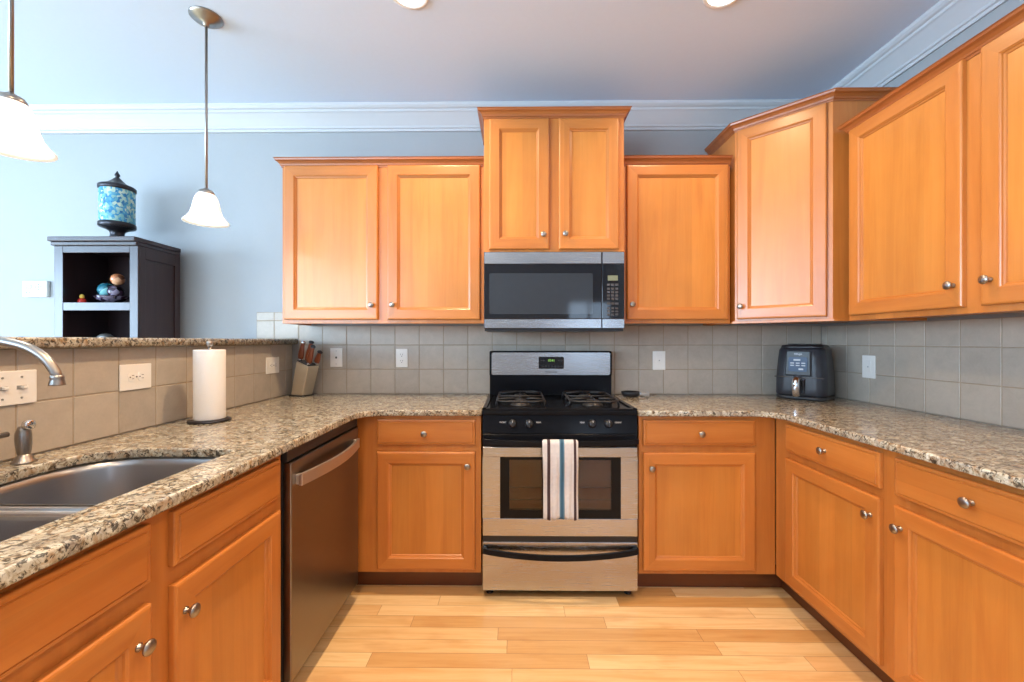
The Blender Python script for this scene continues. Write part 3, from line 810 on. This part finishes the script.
# ------------------------------------------------------------------ wall plates
def plate(label, loc, rz, w, h, kind, cat, group='wall plates on the backsplash'):
    name = {'duplex': 'outlet', 'wide': 'outlet', 'toggle': 'light_switch', 'jack': 'phone_jack', 'rocker': 'outlet'}[kind]
    r = thing(name, label, cat, loc, rz, None)
    MB().box(-w/2, w/2, -.006, 0, -h/2, h/2, .0025).build('cover_plate', 'white', r)
    if kind == 'duplex':
        for z in (.020, -.020):
            o = MB().prism(rrect(-.016, .016, z-.014, z+.014, .009, 5), 0, .0022).build('socket', 'white', r, (0, -.0058, 0), (PI/2, 0, 0))
            m = MB(); m.box(-.0072, -.0052, z-.001, z+.008, .002, .0026); m.box(.0052, .0072, z-.001, z+.008, .002, .0026); m.lathe([(.0025, .002), (.0025, .0026)], 10, 'z', (0, z-.008, 0)); m.build('slots', 'slot', o)
    if kind == 'wide':
        for x in (.020, -.020):
            o = MB().prism(rrect(x-.014, x+.014, -.016, .016, .009, 5), 0, .0022).build('socket', 'white', r, (0, -.0058, 0), (PI/2, 0, 0))
            m = MB(); m.box(x-.001, x+.008, -.0072, -.0052, .002, .0026); m.box(x-.001, x+.008, .0052, .0072, .002, .0026); m.lathe([(.0025, .002), (.0025, .0026)], 10, 'z', (x-.008, 0, 0)); m.build('slots', 'slot', o)
        MB().lathe([(.003, .0), (.003, .0012)], 10, 'y', (0, -.006, 0)).build('screw', 'slot', r)
    if kind == 'toggle':
        for x in (-.023, .023):
            MB().box(x-.012, x+.012, -.0068, -.0055, -.0055, .0055).build('switch_slot', 'silver', r)
            MB().box(x-.002, x+.009, -.016, -.006, -.004, .004, .0015).build('toggle', 'white', r)
            for q in (.03, -.03): MB().lathe([(.003, .0), (.003, .0012)], 10, 'y', (x, -.006, q)).build('screw', 'silver', r) if abs(x+q) < .06 else None
    if kind == 'jack':
        MB().box(-.0055, .0055, -.0072, -.0055, -.006, .006, .0008).build('socket', 'slot', r)
        for z in (.042, -.042): MB().lathe([(.003, .0), (.003, .0012)], 10, 'y', (0, -.006, z)).build('screw', 'silver', r)
    if kind == 'rocker':
        MB().box(-.0165, .0165, -.008, -.0055, -.033, .033, .001).build('rocker', 'white', r)
        MB().box(-.004, .004, -.0092, -.0078, -.004, .004, .0008).build('test_button', 'silver', r)
    return r
plate('white phone jack plate beside the knife block', (-1.158, YW, 1.147), 0, .078, .120, 'jack', 'wall plate')
plate('white outlet on the back wall left of the range', (-.736, YW, 1.144), 0, .076, .118, 'duplex', 'outlet')
plate('white rocker plate on the back wall right of the range', (.906, YW, 1.129), 0, .080, .120, 'rocker', 'wall plate')
plate('white rocker plate on the right wall beside the air fryer', (XR, 2.315, 1.112), -PI/2, .084, .124, 'rocker', 'wall plate')
plate('white double switch plate behind the faucet', (XL, 1.176, 1.119), PI/2, .124, .098, 'toggle', 'light switch')
plate('white sideways outlet between faucet and paper towels', (XL, 1.566, 1.118), PI/2, .130, .096, 'wide', 'outlet')
plate('white sideways outlet between paper towels and knife block', (XL, 2.453, 1.110), PI/2, .128, .096, 'wide', 'outlet')

r = thing('thermostat', 'small white thermostat on the far wall left of the bookcase', 'thermostat', (-3.11, YW+.009, 1.589))
MB().box(-.080, .080, -.024, 0, -.052, .052, .006).build('thermostat_body', 'white', r)
MB().box(-.058, -.012, -.0252, -.0235, -.004, .030, .001).build('thermostat_screen', 'lcd', r)
for x, z in [(.010, .012), (.028, .012), (.046, .012), (.028, .026), (.028, -.002), (-.05, -.026), (-.028, -.026)]:
    MB().box(x-.006, x+.006, -.0262, -.0235, z-.004, z+.004, .001).build('button', 'mark_dk', r)

# ------------------------------------------------------------------ things on the counters
r = thing('paper_towel_holder', 'steel paper towel holder standing on the left counter', 'paper towel holder', (-1.300, 1.757, .9142))
MB().lathe([(.076, 0), (.078, .003), (.076, .008), (.071, .010), (.0001, .0105)], 36).build('holder_base', 'bronze', r)
MB().tube([(0, 0, .008), (0, 0, .320)], .006, 12).build('holder_rod', 'nickel', r)
MB().lathe([(.007, .314), (.011, .322), (.013, .330), (.010, .338), (.0001, .341)], 18).build('finial', 'nickel', r)
m = MB(); prof = [(.021, .0), (.0560, .0), (.0570, .003), (.0570, .288), (.0560, .291), (.021, .291), (.019, .288), (.019, .003), (.021, .0)]
m.lathe(prof, 40, 'z', (0, 0, 0), None, False)
tag(m.build('paper_towel_roll', 'paper', None, (-1.300, 1.757, .9250)), 'white roll of paper towels on the steel holder', 'paper towel')

# knife block : leaning steel box with seven slots
KB = Vector((-1.315, 2.575, .9142)); kr = math.radians(-22)
r = thing('knife_block', 'steel knife block standing in the corner at the end of the bar', 'knife block', KB, kr)
lean = .055; kh = .205
def kq(w, d, z, ox, oy): return [(ox-w, oy-d, z), (ox+w, oy-d, z), (ox+w, oy+d, z), (ox-w, oy+d, z)]
m = MB()
bot = kq(.048, .040, .004, -.022, 0); top = [(x+lean, y, z) for x, y, z in [(-.074, -.042, kh+.010), (.026, -.042, kh-.020), (.026, .042, kh-.020), (-.074, .042, kh+.010)]]
m.rings([bot, top]); m.build('block_shell', 'knifeblock', r, bevel=.006)
m = MB(); m.rings([kq(.054, .046, 0, -.024, 0), kq(.052, .044, .006, -.023, 0)]); m.build('block_base', 'blackp', r)
m = MB(); tl = [(x*.9+.0015, y*.86, z+.0012) for x, y, z in top]; tl2 = [(x, y, z+.004) for x, y, z in tl]
m.rings([tl, tl2]); m.build('slotted_insert', 'blackp', r)
def knife(label, lx, ly, L, t=1.0):
    cz, sz = math.cos(kr), math.sin(kr)
    z0 = kh+.010-.030*(lx+.019+.0)/.1 + .004
    o = thing('knife', label, 'knife', (KB.x+cz*lx-sz*ly, KB.y+sz*lx+cz*ly, KB.z+z0), kr, 'knives in the steel block')
    o.rotation_euler = (0, .30*t, kr); o.scale = (1.25, 1.25, 1.18)
    MB().lathe([(.007, 0), (.0075, .006), (.0065, .012)], 14, 'z', (0, 0, 0)).build('bolster', 'chrome', o)
    m = MB(); rs = []
    for k in range(9):
        u = k/8; rr = .0115+.0025*math.sin(u*PI*1.6+.3)
        rs.append([(rr*1.25*math.cos(a)+.004*u*u, rr*.72*math.sin(a), .012+L*u) for a in [2*PI*q/12 for q in range(12)]])
    m.rings(rs, None, True, True, True, True); m.build('handle', 'handlewood', o)
    MB().sphere((.004, 0, .012+L), .0128, (1.2, .8, .7), None, 14).build('end_cap', 'blackp' if t > .6 else 'chrome', o)
    return o
knife('wooden-handled knife at the left of the block nearest the bar', -.012, -.018, .086, .55)
knife('tallest wooden-handled knife in the middle of the block', .024, .000, .098, .8)
knife('wooden-handled knife at the right front of the block', .066, -.028, .088, 1.0)
knife('short wooden-handled knife leaning out at the right of the block', .068, .026, .060, 1.2)
knife('dark knife behind the middle one in the block', .002, .030, .070, .7)

# small black spoon rest and a case on the right counter
r = thing('spoon_rest', 'small black spoon rest on the counter just right of the range', 'spoon rest', (.694, 2.560, .9142))
r.scale = (1.05, 1.05, 1.7)
MB().lathe([(.036, 0), (.048, .006), (.054, .018), (.051, .018), (.042, .008), (.0001, .006)], 28).build('dish', 'blackp', r)
m = MB(); m.rings([[(.040, -.016, .008), (.040, .016, .008), (.040, .016, .019), (.040, -.016, .019)], [(.095, -.013, .002), (.095, .013, .002), (.095, .013, .020), (.095, -.013, .020)]]); m.build('grip', 'silver', r, (.0, -.035, .0), bevel=.003)

# air fryer
AF = Vector((1.708, 2.500, .9142))
r = af = thing('air_fryer', 'dark grey air fryer with chrome handle in the right corner of the counter', 'air fryer', AF, math.radians(-49))
def sq(w, d, z, rad, off=0): return [(x, y+off, z) for x, y in rrect(-w, w, -d, d, rad, 8)]
m = MB(); m.rings([sq(.118, .112, .018, .05), sq(.123, .117, .03, .055), sq(.124, .118, .06, .06), sq(.122, .116, .13, .06), sq(.116, .110, .205, .06), sq(.110, .104, .252, .055), sq(.103, .097, .262, .05)], None, True, True, True, True)
m.build('fryer_body', 'fryer', r)
m = MB(); m.rings([sq(.116, .110, 0, .05), sq(.122, .116, .004, .055), sq(.123, .117, .018, .055)], None, True, True, True, True); m.build('fryer_base', 'blackp', r)
m = MB(); m.rings([sq(.100, .094, .260, .05), sq(.103, .097, .264, .05), sq(.097, .091, .276, .045), sq(.080, .074, .279, .04)], None, True, True, True, True)
for k in range(9): m.box(-.064+.016*k-.003, -.064+.016*k+.003, -.055, .055, .277, .283, .001)
m.build('vented_lid', 'blackp', r)
hd = MB(); hd.rings([[(-.062, -.1235, .120), (.062, -.1235, .120), (.060, -.1170, .244), (-.060, -.1170, .244)], [(-.056, -.128, .126), (.056, -.128, .126), (.052, -.121, .246), (-.052, -.121, .246)]])
fp = hd.build('front_fascia', 'blackp', r, bevel=.003)
t2 = math.atan2(.007, .120)
cpn = MB().prism(rrect(-.044, .044, -.036, .036, .008, 4), 0, .0025).build('touch_panel', 'fryerpanel', r, (0, -.1247, .180), (PI/2-t2, 0, 0))
m = MB()
for j, zz in enumerate((.006, -.006)):
    for x in (-.026, 0, .026): m.box(x-.009, x+.009, zz-.0025, zz+.0025, .0025, .003)
m.box(.004, .026, -.028, -.020, .0025, .003); m.box(-.020, .012, .018, .026, .0025, .003)
m.build('panel_marks', 'mark', cpn)
text('maker_lettering', 'NINJA', .014, 'mark', r, (0, -.1217, .231), (PI/2-t2, 0, 0))
m = MB(); m.rings([[(-.115, -.1185, .112), (.115, -.1185, .112), (.115, -.117, .116), (-.115, -.117, .116)], [(-.115, -.110, .112), (.115, -.110, .112), (.115, -.110, .116), (-.115, -.110, .116)]]); m.build('basket_seam', 'blackp', r)
m = MB(); m.tube(smooth_path([(0, -.116, .108), (0, -.150, .104), (0, -.162, .085), (0, -.160, .05), (0, -.150, .030)]), .0190, 14); m.build('basket_handle', 'chrome', r)
m = MB(); m.rings([[(.016, -.120, .110), (.034, -.120, .110), (.030, -.120, .036), (.016, -.120, .036)], [(.016, -.126, .108), (.032, -.126, .108), (.028, -.126, .038), (.016, -.126, .038)]]); m.build('handle_recess', 'glassblk', r)

af.scale = (1.05, 1.05, 1.14)
# ------------------------------------------------------------------ bookcase in the adjoining room and what stands on it
BX0, BX1, BY0, BY1, BZ = -2.614, -2.135, 2.335, 2.632, 1.838
r = thing('bookcase', 'dark espresso bookcase against the far wall beyond the bar', 'bookcase', (BX0, BY0, 0))
bw, bd = BX1-BX0, BY1-BY0
MB().box(-.010, bw+.006, -.028, bd, 1.812, BZ, .004).build('top_board', 'espresso', r)
MB().box(-.006, bw+.003, -.014, bd, 1.790, 1.812, .004).build('top_molding', 'espresso', r)
for x0, x1 in [(0, .022), (bw-.030, bw-.008)]:
    m = MB(); m.box(x0, x1, .018, bd, .0005, 1.790, .002, 'espresso')
    if x0 > .1:
        m.box(x1, x1+.008, .018, .050, .0005, 1.790, .001, 'espresso'); m.box(x1, x1+.008, bd-.040, bd, .0005, 1.790, .001, 'espresso')
        m.box(x1, x1+.008, .050, bd-.040, 1.722, 1.790, .001, 'espresso')
    m.build('side_panel', 'espresso', r)
m = MB(); m.box(0, .050, 0, .018, .0005, 1.790, .002); m.box(bw-.048, bw, 0, .018, .0005, 1.790, .002); m.box(.050, bw-.048, 0, .018, 1.752, 1.790, .002); m.build('face_frame', 'espresso', r)
MB().box(.022, bw-.030, bd-.008, bd-.001, .0005, 1.790).build('back_panel', 'espresso', r)
SH, SH2 = 1.471, 1.170
for z in (.10, .60, SH2, SH):
    m = MB(); m.box(.022, bw-.030, .018, bd-.008, z-.020, z, 0); m.box(.050, bw-.048, .002, .018, z-.045, z, .001); m.build('shelf', 'espresso', r)
t_ = thing('figurine', 'small red and yellow figurine on the bookcase shelf', 'figurine', (-2.533, 2.410, SH+.0005))
t_.scale = (.78, .78, .95)
MB().lathe([(.018, 0), (.024, .003), (.026, .012), (.020, .026), (.010, .032)], 20).build('figurine_body', 'red', t_)
MB().sphere((0, 0, .042), .0145, (1, 1, 1), None, 18).build('figurine_head', 'yellow', t_)
BCX, BCY = -2.400, 2.455
tag(MB().lathe([(.038, 0), (.038, .004), (.026, .008), (.042, .012), (.066, .026), (.082, .046), (.079, .046), (.062, .029), (.040, .016), (.0001, .014)], 32).build('dish', 'ball_dark', None, (BCX, BCY, SH+.0005)),
    'dark shallow dish holding glass balls on the bookcase shelf', 'dish')
def ball(label, mat, x, y, z, rad):
    return tag(MB().sphere((0, 0, 0), rad, (1, 1, 1), None, 28).build('glass_ball', mat, None, (x, y, z)), label, 'ball', 'decorative glass balls')
ball('teal and white glass ball at the left of the dark dish', 'ball_blue', BCX-.050, BCY+.018, SH+.086, .043)
ball('dark plum glass ball in the dish, beneath the amber one', 'ball_dark', BCX+.043, BCY-.020, SH+.072, .039)
ball('amber glass ball resting on top of the plum one', 'ball_amber', BCX+.046, BCY-.012, SH+.1452, .034)
tag(MB().lathe([(.03, 0), (.045, .006), (.050, .04), (.042, .085), (.036, .110), (.020, .124), (.0001, .128)], 24).build('dome_ornament', 'silver', None, (-2.425, 2.44, SH2+.0005)),
    'pale domed ornament on the lower bookcase shelf', 'ornament')
# glass urn
r = thing('urn', 'blue glass urn with dark pointed lid on top of the bookcase', 'urn', (-2.400, 2.488, BZ+.0005))
r.scale = (.74, .74, 1.0)
MB().lathe([(.076, 0), (.076, .006), (.066, .012), (.050, .030), (.044, .052), (.050, .070), (.075, .082), (.108, .090), (.110, .094)], 32).build('urn_foot', 'bronze', r)
MB().lathe([(.112, .092), (.118, .097), (.118, .116), (.113, .120)], 36).build('lower_band', 'bronze', r)
MB().lathe([(.1115, .119), (.1125, .130), (.1125, .306), (.1115, .316)], 40).build('glass_cylinder', 'urn', r)
MB().lathe([(.113, .315), (.119, .319), (.119, .337), (.112, .342), (.090, .348), (.062, .360), (.040, .374), (.024, .388), (.013, .396), (.012, .400), (.018, .406), (.017, .414), (.010, .422), (.006, .430), (.003, .434), (.0001, .438)], 36).build('lid', 'bronze', r)

# ------------------------------------------------------------------ lamps
def pendant(label, x, y):
    r = thing('pendant_lamp', label, 'pendant lamp', (x, y, CEIL), 0, None)
    MB().lathe([(.066, -.0005), (.066, -.006), (.058, -.010), (.054, -.016), (.040, -.020), (.036, -.026), (.014, -.030), (.012, -.042), (.006, -.046)], 32).build('canopy', 'nickel', r)
    MB().tube([(0, 0, -.040), (0, 0, -.802)], .0058, 12).build('rod', 'nickel', r)
    MB().lathe([(.007, -.786), (.014, -.792), (.027, -.798), (.033, -.808), (.034, -.820)], 24).build('cap', 'nickel', r)
    prof = [(.030, -.812), (.037, -.818), (.045, -.834), (.051, -.858), (.056, -.884), (.064, -.908), (.076, -.926), (.0895, -.940), (.090, -.944), (.075, -.931), (.061, -.911), (.052, -.885), (.046, -.858), (.040, -.836), (.033, -.822), (.027, -.816)]
    MB().lathe(prof, 36, 'z', (0, 0, 0), None, False).build('shade', 'shade', r)
    MB().sphere((0, 0, -.862), .022, (1, 1, 1.3), None, 14).build('bulb', 'lens', r)
    l = bpy.data.lights.new('pendant_light', 'POINT'); l.energy = 2.5; l.color = (1.0, .86, .68); l.shadow_soft_size = .03
    o = bpy.data.objects.new('pendant_light', l); COL.objects.link(o); o.location = (x, y, CEIL-.912)
    return r
pendant('frosted bell pendant lamp hanging over the bar near the bookcase', -1.425, 1.905)
pendant('frosted bell pendant lamp cut by the left edge of the photo', -1.428, 1.166)
def can(label, x, y, group=None):
    r = thing('recessed_light', label, 'ceiling light', (x, y, CEIL), 0, group)
    MB().lathe([(.084, -.0003), (.084, -.004), (.077, -.007), (.067, -.005), (.065, -.0003)], 40, 'z', (0, 0, 0), None, False).build('trim_ring', 'white', r)
    MB().lathe([(.0655, -.0005), (.0655, -.004), (.0001, -.0045)], 40).build('lens', 'lens', r)
    return r
can('round recessed ceiling light left of the range, cut by the photo top', *CANS[0])
can('round recessed ceiling light right of the range, cut by the photo top', *CANS[1])
for c in CANS[2:]: can('round recessed ceiling light out of view behind the photo', c[0], c[1], 'recessed ceiling lights out of view')
